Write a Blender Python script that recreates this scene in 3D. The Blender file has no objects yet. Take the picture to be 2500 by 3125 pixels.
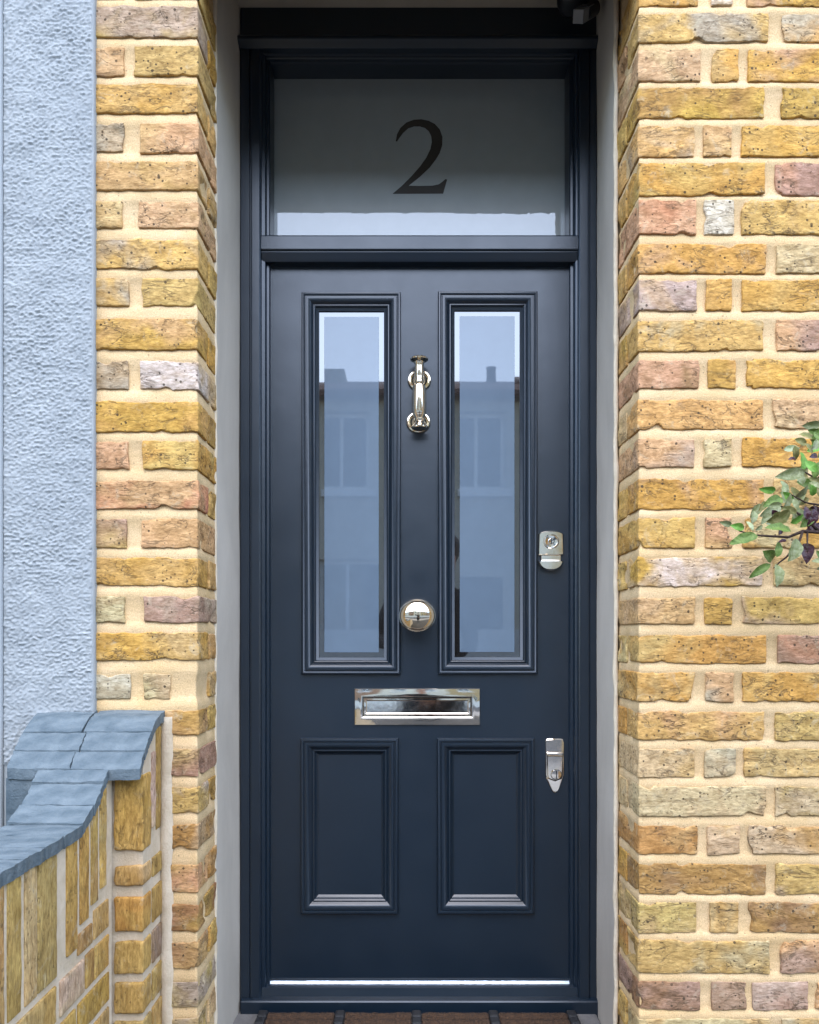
import bpy, bmesh, math, random
from mathutils import Vector, noise, Matrix
random.seed(7)
S = bpy.context.scene
C = S.collection

# ------------------------------------------------------------------ camera
CX, CY, F = 1240.0, 1950.0, 2325.0     # principal point and focal length, photo pixels
ZC = 1.10                              # eye height above the path
cam_d = bpy.data.cameras.new('camera'); cam = bpy.data.objects.new('camera', cam_d); C.objects.link(cam)
cam.location = (0, 0, ZC); cam.rotation_euler = (math.radians(90), 0, 0)
cam_d.sensor_fit = 'HORIZONTAL'; cam_d.sensor_width = 36.0
cam_d.lens = 36.0*F/2500.0
cam_d.shift_x = (1250-CX)/2500.0; cam_d.shift_y = (CY-1562.5)/2500.0
cam_d.clip_start = 0.02; cam_d.clip_end = 500
S.camera = cam
# ------------------------------------------------------------------ sky and sun
SUN_EL, SUN_AZ = 62.0, 180.0
w = bpy.data.worlds.new('World'); S.world = w; w.use_nodes = True
nt = w.node_tree; bg = nt.nodes['Background']
sky = nt.nodes.new('ShaderNodeTexSky'); sky.sky_type = 'NISHITA'; sky.sun_disc = False
sky.sun_elevation = math.radians(SUN_EL); sky.sun_rotation = math.radians(SUN_AZ)
sky.dust_density = .8; sky.air_density = 1.0; sky.ozone_density = 1.3
nt.links.new(sky.outputs[0], bg.inputs[0]); bg.inputs[1].default_value = 0.15
sun_d = bpy.data.lights.new('sun', 'SUN'); sun_d.energy = 0.75; sun_d.angle = math.radians(100); sun_d.color = (1.0, .985, .95)
sun = bpy.data.objects.new('sun', sun_d); C.objects.link(sun); sun.location = (0, -4, 8)
sun.rotation_euler = (math.radians(90-SUN_EL), 0, 0)    # shines towards +Y and down
S.view_settings.view_transform = 'Standard'; S.view_settings.look = 'None'
S.view_settings.gamma = 1.0; S.view_settings.use_curve_mapping = False
S.view_settings.exposure = 2.5

# ------------------------------------------------------------------ helpers
def X(px, Y): return (px-CX)*Y/F
def Z(py, Y): return ZC+(CY-py)*Y/F
def W(px, py, Y): return Vector((X(px, Y), Y, Z(py, Y)))
ORG = {}
def tag(o, label=None, cat=None, group=None, kind=None):
    if label: o['label'] = label
    if cat: o['category'] = cat
    if group: o['group'] = group
    if kind: o['kind'] = kind
    return o
def thing(name, label, cat, loc=(0, 0, 0), group=None):
    o = bpy.data.objects.new(name, None); C.objects.link(o); o.location = loc
    o.empty_display_size = .1; ORG[o] = Vector(loc)
    return tag(o, label, cat, group)
def obj(name, verts, faces, mat, parent=None, smooth=False, origin=None):
    """one mesh object from world-space vertices; its origin sits at the middle of its box"""
    if origin is None:
        n = len(verts)
        origin = Vector([(min(v[i] for v in verts)+max(v[i] for v in verts))/2 for i in range(3)])
    me = bpy.data.meshes.new(name)
    me.from_pydata([tuple(Vector(v)-origin) for v in verts], [], faces)
    if smooth: me.polygons.foreach_set('use_smooth', [True]*len(me.polygons))
    me.update()
    me.materials.append(mat)
    o = bpy.data.objects.new(name, me); C.objects.link(o); ORG[o] = origin
    if parent: o.parent = parent; o.location = origin-ORG[parent]
    else: o.location = origin
    return o
class MB:
    def __init__(s): s.v = []; s.f = []
    def add(s, v, f):
        n = len(s.v); s.v += [tuple(a) for a in v]; s.f += [tuple(i+n for i in q) for q in f]; return s
    def box(s, x0, x1, y0, y1, z0, z1):
        return s.add([(x0,y0,z0),(x1,y0,z0),(x1,y1,z0),(x0,y1,z0),(x0,y0,z1),(x1,y0,z1),(x1,y1,z1),(x0,y1,z1)],
                     [(0,3,2,1),(4,5,6,7),(0,1,5,4),(1,2,6,5),(2,3,7,6),(3,0,4,7)])
    def bbox(s, x0, x1, y0, y1, z0, z1, r=.003, seg=2):
        bm = bmesh.new(); bmesh.ops.create_cube(bm, size=1)
        for v in bm.verts:
            v.co = ((x0+x1)/2+v.co.x*(x1-x0), (y0+y1)/2+v.co.y*(y1-y0), (z0+z1)/2+v.co.z*(z1-z0))
        bmesh.ops.bevel(bm, geom=bm.edges[:], offset=r, segments=seg, affect='EDGES', profile=.5)
        bm.verts.index_update()
        s.add([v.co[:] for v in bm.verts], [[v.index for v in f.verts] for f in bm.faces]); bm.free(); return s
    def prism(s, prof, axis, a0, a1):
        """prof: closed list of 2d points; axis 'z': prof=(x,y); 'x': prof=(y,z); 'y': prof=(x,z)"""
        def mk(p, a):
            return {'z': (p[0], p[1], a), 'x': (a, p[0], p[1]), 'y': (p[0], a, p[1])}[axis]
        n = len(prof); v = [mk(p, a0) for p in prof]+[mk(p, a1) for p in prof]
        f = [(i, (i+1) % n, n+(i+1) % n, n+i) for i in range(n)]
        return s.add(v, f+[tuple(range(n))[::-1], tuple(range(n, 2*n))])
    def lathe(s, prof, centre, axis='z', seg=40, sx=1.0, sz=1.0):
        """prof: (radius, height along axis); axis 'z' up, 'y' towards the camera (-Y)"""
        v = []; f = []; cx, cy, cz = centre
        for r, h in prof:
            for k in range(seg):
                a = 2*math.pi*k/seg
                if axis == 'z': v.append((cx+r*math.cos(a)*sx, cy+r*math.sin(a), cz+h))
                else: v.append((cx+r*math.cos(a)*sx, cy-h, cz+r*math.sin(a)*sz))
        for i in range(len(prof)-1):
            for k in range(seg):
                k2 = (k+1) % seg
                f.append((i*seg+k, i*seg+k2, (i+1)*seg+k2, (i+1)*seg+k))
        f.append(tuple(range(seg))[::-1]); m = (len(prof)-1)*seg; f.append(tuple(range(m, m+seg)))
        return s.add(v, f)
    def tube(s, pts, rads, seg=6):
        pts = [Vector(p) for p in pts]; v = []; f = []
        for i, p in enumerate(pts):
            d = (pts[min(i+1, len(pts)-1)]-pts[max(i-1, 0)]).normalized()
            a = d.cross(Vector((.3, .8, .52))).normalized(); b = d.cross(a)
            for k in range(seg):
                t = 2*math.pi*k/seg; v.append(tuple(p+(a*math.cos(t)+b*math.sin(t))*rads[i]))
        for i in range(len(pts)-1):
            for k in range(seg):
                k2 = (k+1) % seg; f.append((i*seg+k, i*seg+k2, (i+1)*seg+k2, (i+1)*seg+k))
        f.append(tuple(range(seg))[::-1]); m = (len(pts)-1)*seg; f.append(tuple(range(m, m+seg)))
        return s.add(v, f)
    def sweep(s, x0, x1, z0, z1, prof, Y):
        """mitred frame: prof = (inset from the outer rectangle, proud towards the camera)"""
        v = []; f = []
        for u, h in prof:
            v += [(x0+u, Y-h, z0+u), (x1-u, Y-h, z0+u), (x1-u, Y-h, z1-u), (x0+u, Y-h, z1-u)]
        for i in range(len(prof)-1):
            for k in range(4):
                k2 = (k+1) % 4; f.append((i*4+k, i*4+k2, (i+1)*4+k2, (i+1)*4+k))
        return s.add(v, f)
    def build(s, name, mat, parent=None, smooth=False, auto=None):
        o = obj(name, s.v, s.f, mat, parent, smooth)
        bm = bmesh.new(); bm.from_mesh(o.data); bmesh.ops.recalc_face_normals(bm, faces=bm.faces[:])
        if auto:
            for fc in bm.faces: fc.smooth = True
            for e in bm.edges:
                e.smooth = not (len(e.link_faces) == 2 and e.calc_face_angle(0) > math.radians(auto))
        bm.to_mesh(o.data); bm.free()
        return o
def plate(x0, x1, z0, z1, y0, y1, holes, m=None):
    """flat board with rectangular holes, front at y0"""
    m = m or MB()
    xs = sorted({x0, x1, *[h[0] for h in holes], *[h[1] for h in holes]})
    zs = sorted({z0, z1, *[h[2] for h in holes], *[h[3] for h in holes]})
    def solid(xc, zc):
        if not (x0 < xc < x1 and z0 < zc < z1): return False
        return not any(h[0] < xc < h[1] and h[2] < zc < h[3] for h in holes)
    for i in range(len(xs)-1):
        for j in range(len(zs)-1):
            a, b, c, d = xs[i], xs[i+1], zs[j], zs[j+1]; xc, zc = (a+b)/2, (c+d)/2
            if not solid(xc, zc): continue
            for y in (y0, y1): m.add([(a,y,c),(b,y,c),(b,y,d),(a,y,d)], [(0,1,2,3)])
            for (p, q, xt, zt) in (((a,c),(a,d),a-1e-5,zc), ((b,c),(b,d),b+1e-5,zc), ((a,c),(b,c),xc,c-1e-5), ((a,d),(b,d),xc,d+1e-5)):
                if not solid(xt, zt):
                    m.add([(p[0],y0,p[1]),(q[0],y0,q[1]),(q[0],y1,q[1]),(p[0],y1,p[1])], [(0,1,2,3)])
    return m

# ------------------------------------------------------------------ materials
def newmat(name):
    m = bpy.data.materials.new(name); m.use_nodes = True
    t = m.node_tree; p = t.nodes['Principled BSDF']
    return m, t, p
def N(t, kind, **kw):
    n = t.nodes.new(kind)
    for k, v in kw.items(): setattr(n, k, v)
    return n
def setin(n, **kw):
    for k, v in kw.items(): n.inputs[k.replace('_', ' ')].default_value = v
    return n
def ramp(t, src, p0, p1, c0=(0,0,0,1), c1=(1,1,1,1)):
    r = N(t, 'ShaderNodeValToRGB'); r.color_ramp.elements[0].position = p0; r.color_ramp.elements[1].position = p1
    r.color_ramp.elements[0].color = c0; r.color_ramp.elements[1].color = c1
    t.links.new(src, r.inputs[0]); return r.outputs[0]
def mixc(t, fac, a, b, mode='MIX'):
    n = N(t, 'ShaderNodeMix', data_type='RGBA', blend_type=mode)
    for idx, s_ in ((0, fac), (6, a), (7, b)):
        if hasattr(s_, 'is_linked') or hasattr(s_, 'links'): t.links.new(s_, n.inputs[idx])
        else: n.inputs[idx].default_value = s_
    return n.outputs[2]
def math_(t, op, a, b=None):
    n = N(t, 'ShaderNodeMath', operation=op)
    for i, s_ in enumerate((a, b)):
        if s_ is None: continue
        if hasattr(s_, 'links'): t.links.new(s_, n.inputs[i])
        else: n.inputs[i].default_value = s_
    return n.outputs[0]
def noise_t(t, vec, scale, detail=4, rough=.55, dist=0):
    n = N(t, 'ShaderNodeTexNoise'); setin(n, Scale=scale, Detail=detail, Roughness=rough, Distortion=dist)
    t.links.new(vec, n.inputs['Vector']); return n.outputs[0]
def bump(t, p, h, strength, dist, prev=None):
    b = N(t, 'ShaderNodeBump'); setin(b, Strength=strength, Distance=dist); t.links.new(h, b.inputs['Height'])
    if prev is not None: t.links.new(prev, b.inputs['Normal'])
    t.links.new(b.outputs[0], p.inputs['Normal']); return b.outputs[0]
def rgba(c): return (c[0], c[1], c[2], 1)

def brick_material(name, crack=1.0, pit=1.0, st=(.42, .6, 1.0)):
    m, t, p = newmat(name)
    oi = N(t, 'ShaderNodeObjectInfo'); tc = N(t, 'ShaderNodeTexCoord')
    sc = N(t, 'ShaderNodeVectorMath', operation='SCALE'); cb = N(t, 'ShaderNodeCombineXYZ')
    r1 = math_(t, 'MULTIPLY', oi.outputs['Random'], 91.7); r2 = math_(t, 'MULTIPLY', oi.outputs['Random'], 57.3)
    t.links.new(r1, cb.inputs[0]); t.links.new(r2, cb.inputs[2])
    ad = N(t, 'ShaderNodeVectorMath', operation='ADD'); t.links.new(tc.outputs['Object'], ad.inputs[0]); t.links.new(cb.outputs[0], ad.inputs[1])
    v = ad.outputs[0]
    at = N(t, 'ShaderNodeAttribute', attribute_type='OBJECT', attribute_name='patch')
    big = noise_t(t, v, 9, 3, .5, .6)
    col = mixc(t, ramp(t, big, .46, .66), oi.outputs['Color'], at.outputs['Color'])
    mh = N(t, 'ShaderNodeMapping'); mh.inputs['Scale'].default_value = st; t.links.new(v, mh.inputs['Vector'])
    mid = noise_t(t, mh.outputs[0], 45, 7, .7, .5)
    col = mixc(t, 1.0, col, ramp(t, mid, .30, .70, (.66,.60,.52,1), (1.30,1.30,1.32,1)), 'MULTIPLY')
    fine = noise_t(t, mh.outputs[0], 210, 5, .7, .2)
    col = mixc(t, 1.0, col, ramp(t, fine, .30, .66, (.62,.57,.50,1), (1.26,1.26,1.26,1)), 'MULTIPLY')
    # pale lime bloom
    bl = noise_t(t, v, 26, 7, .75, .9)
    col = mixc(t, ramp(t, bl, .56, .74, (0,0,0,1), (.7,.7,.7,1)), col, (.50,.42,.28,1))
    # stretched coordinates for drag marks and cracks
    mp = N(t, 'ShaderNodeMapping'); mp.inputs['Scale'].default_value = st; t.links.new(v, mp.inputs['Vector'])
    dn = N(t, 'ShaderNodeTexNoise'); setin(dn, Scale=30, Detail=4, Roughness=.6); t.links.new(mp.outputs[0], dn.inputs['Vector'])
    mx = N(t, 'ShaderNodeMix', data_type='VECTOR'); mx.inputs[0].default_value = .06
    t.links.new(mp.outputs[0], mx.inputs[4]); t.links.new(dn.outputs[1], mx.inputs[5])
    vo = N(t, 'ShaderNodeTexVoronoi', feature='DISTANCE_TO_EDGE'); setin(vo, Scale=42); t.links.new(mx.outputs[1], vo.inputs['Vector'])
    line = ramp(t, vo.outputs[0], .0, .05, (1,1,1,1), (0,0,0,1))
    where = ramp(t, noise_t(t, v, 16, 3, .5), .58, .68)
    cracks = math_(t, 'MULTIPLY', line, where)
    col = mixc(t, math_(t, 'MULTIPLY', cracks, .75*crack), col, (.12,.085,.05,1))
    # pits
    vp = N(t, 'ShaderNodeTexVoronoi'); setin(vp, Scale=120, Randomness=1.0); t.links.new(v, vp.inputs['Vector'])
    sp = N(t, 'ShaderNodeSeparateColor'); t.links.new(vp.outputs['Color'], sp.inputs[0])
    size = math_(t, 'MULTIPLY', math_(t, 'POWER', sp.outputs[0], 3.0), .36)
    pits = math_(t, 'LESS_THAN', vp.outputs['Distance'], size)
    pits = math_(t, 'MULTIPLY', pits, ramp(t, noise_t(t, v, 12, 2), .34, .50))
    col = mixc(t, math_(t, 'MULTIPLY', pits, .85*pit), col, (.05,.035,.022,1))
    cn = N(t, 'ShaderNodeTexNoise'); setin(cn, Scale=26, Detail=6, Roughness=.62, Distortion=1.4); t.links.new(mp.outputs[0], cn.inputs['Vector'])
    cr = ramp(t, math_(t, 'ABSOLUTE', math_(t, 'SUBTRACT', cn.outputs[0], .5)), .0, .022, (1,1,1,1), (0,0,0,1))
    cr = math_(t, 'MULTIPLY', cr, ramp(t, noise_t(t, v, 19, 3), .46, .60))
    col = mixc(t, math_(t, 'MULTIPLY', cr, .62*crack), col, (.15,.10,.055,1))
    # sooty and sandy staining
    col = mixc(t, ramp(t, noise_t(t, v, 15, 6, .7, .6), .60, .80, (0,0,0,1), (.55,.55,.55,1)), col, (.20,.16,.12,1))
    t.links.new(col, p.inputs['Base Color'])
    setin(p, Roughness=.92); p.inputs['Specular IOR Level'].default_value = .15
    drag = noise_t(t, mp.outputs[0], 70, 8, .7, .5)
    b = bump(t, p, drag, .7, .0045)
    b = bump(t, p, math_(t, 'SUBTRACT', 1.0, cracks), .6, .004, b)
    b = bump(t, p, math_(t, 'SUBTRACT', 1.0, cr), .6, .004, b)
    b = bump(t, p, math_(t, 'SUBTRACT', 1.0, pits), .5, .003, b)
    return m
M_BRICK = brick_material('stock_brick')
M_BRICK2 = brick_material('smooth_stock_brick', .55, .5, (1.0, 1.0, .30))

def mottled(name, c0, c1, scale=8, rough=.85, grain=160, bstr=.4, bdist=.003, spec=.3, detail=6, stretch=None, contrast=(.35,.65)):
    m, t, p = newmat(name); tc = N(t, 'ShaderNodeTexCoord'); v = tc.outputs['Object']
    if stretch:
        mp = N(t, 'ShaderNodeMapping'); mp.inputs['Scale'].default_value = stretch; t.links.new(v, mp.inputs['Vector']); v = mp.outputs[0]
    n1 = noise_t(t, v, scale, detail, .6, .3)
    t.links.new(ramp(t, n1, contrast[0], contrast[1], rgba(c0), rgba(c1)), p.inputs['Base Color'])
    setin(p, Roughness=rough); p.inputs['Specular IOR Level'].default_value = spec
    bump(t, p, noise_t(t, tc.outputs['Object'], grain, 5, .65), bstr, bdist)
    return m
def mortar_material(name, c0, c1, c2):
    m, t, p = newmat(name); tc = N(t, 'ShaderNodeTexCoord'); v = tc.outputs['Object']
    mp = N(t, 'ShaderNodeMapping'); mp.inputs['Scale'].default_value = (.35, 1, 1); t.links.new(v, mp.inputs['Vector'])
    col = ramp(t, noise_t(t, mp.outputs[0], 16, 6, .65, .4), .32, .68, rgba(c0), rgba(c1))
    col = mixc(t, ramp(t, noise_t(t, v, 7, 4, .6, .5), .50, .72), col, rgba(c2))
    col = mixc(t, 1.0, col, ramp(t, noise_t(t, v, 420, 3, .7), .30, .70, (.72,.68,.62,1), (1.14,1.14,1.14,1)), 'MULTIPLY')
    vp = N(t, 'ShaderNodeTexVoronoi'); setin(vp, Scale=130); t.links.new(v, vp.inputs['Vector'])
    sp = N(t, 'ShaderNodeSeparateColor'); t.links.new(vp.outputs['Color'], sp.inputs[0])
    pits = math_(t, 'LESS_THAN', vp.outputs['Distance'], math_(t, 'MULTIPLY', math_(t, 'POWER', sp.outputs[0], 5.0), .26))
    col = mixc(t, math_(t, 'MULTIPLY', pits, .6), col, (.22,.15,.08,1))
    t.links.new(col, p.inputs['Base Color']); setin(p, Roughness=.95); p.inputs['Specular IOR Level'].default_value = .1
    b = bump(t, p, noise_t(t, mp.outputs[0], 55, 6, .7), .5, .004)
    bump(t, p, noise_t(t, v, 350, 3, .6), .3, .0012, b); return m
M_MORTAR = mortar_material('lime_mortar', (.60,.42,.215), (.74,.54,.31), (.64,.44,.215))
M_FILLET = mottled('mortar_fillet', (.58,.48,.34), (.68,.58,.43), 30, .9, 200, .5, .002, .1)
M_MORTAR2 = mottled('grey_mortar', (.50,.40,.275), (.64,.53,.39), 18, .95, 220, .7, .003, .1)
M_PLASTER = mottled('cement_reveal', (.455,.405,.335), (.565,.505,.42), 5, .8, 60, .25, .003, .25, stretch=(1, 1, .45))
M_ROUGH = mottled('pale_blue_roughcast', (.272,.288,.288), (.325,.340,.335), 9, .75, 500, .3, .0015, .3)
M_SMOOTHB = mottled('pale_blue_render', (.285,.300,.303), (.315,.330,.330), 3, .7, 90, .1, .001, .3)
M_COPE = mottled('blue_grey_masonry_paint', (.062,.088,.102), (.135,.165,.176), 17, .7, 110, .8, .004, .4, stretch=(1, 2.2, 1))
M_FLECK = mottled('white_paint_fleck', (.42,.41,.38), (.55,.53,.50), 30, .6)
M_STEP = mottled('stone_step', (.11,.105,.10), (.17,.16,.15), 20, .85, 150)
M_GROUND = mottled('paving', (.035,.034,.032), (.06,.058,.055), 2, .9, 60)
M_ROAD = mottled('asphalt', (.045,.045,.047), (.07,.07,.07), 6, .9, 120)
M_PAVE = mottled('concrete_pavement', (.17,.165,.155), (.23,.22,.205), 3, .9, 60)

def paint_material():
    m, t, p = newmat('navy_satin_paint'); tc = N(t, 'ShaderNodeTexCoord'); v = tc.outputs['Object']
    n1 = noise_t(t, v, 3, 4)
    t.links.new(ramp(t, n1, .3, .7, (.0040,.0108,.0195,1), (.0052,.0128,.0225,1)), p.inputs['Base Color'])
    t.links.new(ramp(t, noise_t(t, v, 12, 5, .6), .3, .7, (.28,.28,.28,1), (.35,.35,.35,1)), p.inputs['Roughness'])
    p.inputs['Specular IOR Level'].default_value = .68
    mp = N(t, 'ShaderNodeMapping'); mp.inputs['Scale'].default_value = (1, 1, .08); t.links.new(v, mp.inputs['Vector'])
    b = bump(t, p, noise_t(t, mp.outputs[0], 260, 3), .05, .001)
    bump(t, p, noise_t(t, v, 14, 4), .14, .004, b)
    return m
M_PAINT = paint_material()
def metal(name, col, rough, spots=0.0):
    m, t, p = newmat(name); tc = N(t, 'ShaderNodeTexCoord'); v = tc.outputs['Object']
    t.links.new(ramp(t, noise_t(t, v, 40, 4), .3, .7, rgba([c*.93 for c in col]), rgba(col)), p.inputs['Base Color'])
    setin(p, Metallic=1.0)
    t.links.new(ramp(t, noise_t(t, v, 60, 4), .35, .7, rgba([rough]*3), rgba([rough*2.2]*3)), p.inputs['Roughness'])
    bump(t, p, noise_t(t, v, 35, 2), .08, .001)
    return m
M_NICKEL = metal('polished_nickel', (.92,.79,.60), .06)
M_CHROME = metal('polished_chrome', (.90,.83,.73), .05)
M_ALU = metal('aluminium_weather_bar', (.60,.67,.76), .32)
def plain(name, col, rough=.6, spec=.5, coat=0, coat_ior=1.5, coat_rough=.02):
    m, t, p = newmat(name); tc = N(t, 'ShaderNodeTexCoord')
    n1 = noise_t(t, tc.outputs['Object'], 20, 3)
    t.links.new(ramp(t, n1, .3, .7, rgba([c*.94 for c in col]), rgba(col)), p.inputs['Base Color'])
    setin(p, Roughness=rough); p.inputs['Specular IOR Level'].default_value = spec
    p.inputs['Coat Weight'].default_value = coat; p.inputs['Coat IOR'].default_value = coat_ior; p.inputs['Coat Roughness'].default_value = coat_rough
    return m
M_FROST = plain('frosted_glass', (.105,.15,.20), .5, .3, 1.0, 1.62, .015)
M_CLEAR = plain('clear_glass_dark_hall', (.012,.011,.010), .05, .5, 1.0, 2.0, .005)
M_FANFROST = plain('fanlight_frosted_glass', (.235,.255,.24), .42, .5, 1.0, 1.75, .015)
M_TWO = plain('clear_numeral_dark_hall', (.040,.036,.030), .2, .3, 1.0, 1.4, .02)  # dark base colour stands in for the unlit hall behind clear glass
M_BLACK = plain('black_rubber', (.015,.015,.016), .55)
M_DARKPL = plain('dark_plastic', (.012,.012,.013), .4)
M_GREYPL = plain('grey_plastic', (.22,.22,.22), .4)

# ------------------------------------------------------------------ brick builder
def brick(parent, x0, x1, y0, y1, z0, z1, col, patch=None, mat=None, seg=.0075, amp=.0019, rad=.0020, name='brick', yseg=None, seed=None, fn=None, chip=1.0):
    nx = max(2, round((x1-x0)/seg)); nz = max(2, round((z1-z0)/seg)); ny = max(2, round((y1-y0)/(yseg or seg*2.5)))
    def grid(h, n):
        r = min(rad, h*.3); return [-h, -h+r*.4, -h+r]+[(-h+r)+2*(h-r)*k/n for k in range(1, n)]+[h-r, h-r*.4, h]
    gx_, gy_, gz_ = grid((x1-x0)/2, nx), grid((y1-y0)/2, ny), grid((z1-z0)/2, nz); nx, ny, nz = len(gx_)-1, len(gy_)-1, len(gz_)-1
    sd = Vector((random.uniform(-90, 90), random.uniform(-90, 90), random.uniform(-90, 90)))
    idx = {}; V = []; Fc = []
    cx, cy, cz = (x0+x1)/2, (y0+y1)/2, (z0+z1)/2; hx, hy, hz = (x1-x0)/2, (y1-y0)/2, (z1-z0)/2
    tilt = random.uniform(-.012, .012); bulge = random.uniform(-.0015, .002)
    def vert(i, j, k):
        key = (i, j, k)
        if key in idx: return idx[key]
        p = Vector((gx_[i], gy_[j], gz_[k]))
        r = min(rad, hx*.8, hy*.8, hz*.8)
        q = Vector((max(-hx+r, min(hx-r, p.x)), max(-hy+r, min(hy-r, p.y)), max(-hz+r, min(hz-r, p.z))))
        d = p-q
        n = d.normalized() if d.length > 1e-6 else Vector((0, 0, 0))
        p = q+n*r if d.length > 1e-6 else p
        lo = noise.noise(p*14+sd); hi = noise.noise(p*48+sd*1.7); h2 = noise.noise(p*120+sd*.3)
        p = p+n*(lo*amp*.9+hi*amp*.7+h2*amp*.5)
        # rough edges: in-plane wobble and an occasional knocked corner
        p.z += tilt*p.x + noise.noise(Vector((p.x*22, 5, 3*math.copysign(1, p.z)))+sd)*amp*1.5*(p.z/hz)+noise.noise(Vector((p.x*95, 8, math.copysign(1, p.z)))+sd)*amp*1.1*(p.z/hz)
        p.x += noise.noise(Vector((7, 2, p.z*40))+sd)*amp*(p.x/hx)
        ex = max(0, abs(p.x)/hx-.55)/.45; ez = max(0, abs(p.z)/hz-.35)/.65
        c = noise.noise(Vector((p.x*30, p.y*30, p.z*18))+sd*2.2)
        if chip and c > .30: p.x -= (c-.30)*.030*ex*math.copysign(1, p.x); p.z -= (c-.30)*.022*ez*math.copysign(1, p.z)
        p = p+Vector((cx, cy, cz))
        if fn: p = fn(p)
        idx[key] = len(V); V.append(p); return idx[key]
    def face(gen, na, nb, flip):
        for a in range(na):
            for b in range(nb):
                q = (gen(a, b), gen(a+1, b), gen(a+1, b+1), gen(a, b+1)); Fc.append(q[::-1] if flip else q)
    face(lambda a, b: vert(a, 0, b), nx, nz, False); face(lambda a, b: vert(a, ny, b), nx, nz, True)
    face(lambda a, b: vert(0, a, b), ny, nz, True); face(lambda a, b: vert(nx, a, b), ny, nz, False)
    face(lambda a, b: vert(a, b, 0), nx, ny, True); face(lambda a, b: vert(a, b, nz), nx, ny, False)
    o = obj(name, V, Fc, mat or M_BRICK, parent, True)
    j = lambda c: [max(0, min(1, a*random.uniform(.94, 1.06))) for a in c]
    o.color = (*j(col), 1); o['patch'] = j(patch or [a*random.uniform(.8, 1.12) for a in col])
    return o
PAL = dict(gold=(.54,.345,.105), yel=(.57,.405,.165), pale=(.57,.46,.28), pink=(.56,.37,.235), red=(.46,.27,.19), tan=(.52,.37,.195),
           grey=(.42,.37,.30), lil=(.44,.38,.33), och=(.42,.275,.10), brown=(.31,.195,.115), pur=(.37,.26,.215), white=(.62,.59,.54),
           blue=(.31,.32,.30), olive=(.51,.38,.165), cream=(.52,.44,.29), dark=(.16,.11,.08), rust=(.54,.27,.17), ggrey=(.43,.37,.25))

for _k in PAL: PAL[_k] = (.93*PAL[_k][0], .835*PAL[_k][1], .70*PAL[_k][2])
# ------------------------------------------------------------------ the ground
def sheet(name, x0, x1, y0, y1, z, mat):
    o = obj(name, [(x0,y0,z),(x1,y0,z),(x1,y1,z),(x0,y1,z)], [(0,1,2,3)], mat); return tag(o, kind='structure')
sheet('ground', -120, 120, -120, 60, 0.0, M_GROUND)
road = MB().box(-100, 100, -7.5, -2.6, .001, .004).build('road', M_ROAD); tag(road, kind='structure')
pv = MB().box(-100, 100, -2.6, -1.0, -.1, .03).build('pavement', M_PAVE); tag(pv, kind='structure')
pv = MB().box(-100, 100, -9.0, -7.5, -.1, .03).build('pavement', M_PAVE); tag(pv, kind='structure')

# ------------------------------------------------------------------ depths
YW = 1.55            # brick face of the house
YB = 1.70            # back of the brick reveal
YF = 1.90            # face of the door frame
YL = 1.937           # face of the door leaf
YG = 1.985           # fanlight glass
GZ = ZC-.93          # top of the door step
AL, AR = X(603, YW), X(1950, YW)        # arrises of the opening
LZ = ZC+1.353         # underside of the front lintel
TOPZ = ZC+2.6

# ------------------------------------------------------------------ brick house
house = thing('brick_house', 'yellow stock brick house front around the dark blue door', 'house', (AR+.6, YW+.1, 0))
md = .0012
MB().box(AR+.014, AR+6, YW+.014, YB+.55, 0, TOPZ).build('wall_core', M_MORTAR, house)
MB().box(X(240, YW), AL-.014, YW+.014, YB+.55, 0, TOPZ).build('wall_core', M_MORTAR, house)
def joint_face(rows, xc, xe, lab):
    '''weather-struck pointing: under each brick the joint is set back, over the next it comes flush'''
    sg = 1 if xe > xc else -1
    rr = sorted([(Z(b_, YW), Z(t_, YW)) for t_, b_, _ in rows]); lv = [(0.0, .002)]
    for (z0_, z1_), (y0_, y1_) in zip(rr, rr[1:]):      # joint from z1_ (top of lower brick) to y0_ (bottom of upper)
        g = y0_-z1_
        lv += [(z1_-.006, .0030), (z1_+.0005, .0004), (z1_+g*.35, .0008), (z1_+g*.75, .0012), (y0_-.0012, .0030), (y0_+.005, .0045)]
    lv += [(TOPZ, .003)]
    xs = [0, .004]+[.01*k for k in range(1, 61)]; xs = [x for x in xs if x < abs(xe-xc)]+[abs(xe-xc)]
    ysd = [0.005, .012]+[.024+.012*k for k in range(11)]+[YB-YW+.01]
    V = []; Fc = []
    for z, rc in lv:
        for d in ysd[::-1]:                             # reveal side, from the back to the corner
            q = Vector((xc*9+3, d*30, z*30)); n_ = rc+noise.noise(q)*.0011+noise.noise(q*4)*.0005
            V.append((xc+sg*n_, YW+d+rc, z+noise.noise(q*1.7)*.0008))
        for x in xs:
            q = Vector(((xc+sg*x)*30, 5, z*30)); n_ = rc+noise.noise(q)*.0011+noise.noise(q*4)*.0005
            V.append((xc+sg*(x+rc), YW+n_, z+noise.noise(q*1.7)*.0008))
    m_ = len(ysd)+len(xs)
    for k in range(len(lv)-1):
        for i in range(m_-1): Fc.append((k*m_+i, k*m_+i+1, (k+1)*m_+i+1, (k+1)*m_+i))
    o = MB().add(V, Fc).build('wall', M_MORTAR, house, True); tag(o, lab)
MB().box(AL-md+.0005, AR+md-.0005, YW+.004, YW+.048, LZ-.0012, TOPZ-.01).build('lintel', M_MORTAR, house)
MB().box(AL-.03, AR+.03, YW+.0485, YF+.4, Z(18, YF), TOPZ-.02).build('soffit', M_PLASTER, house)
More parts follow.
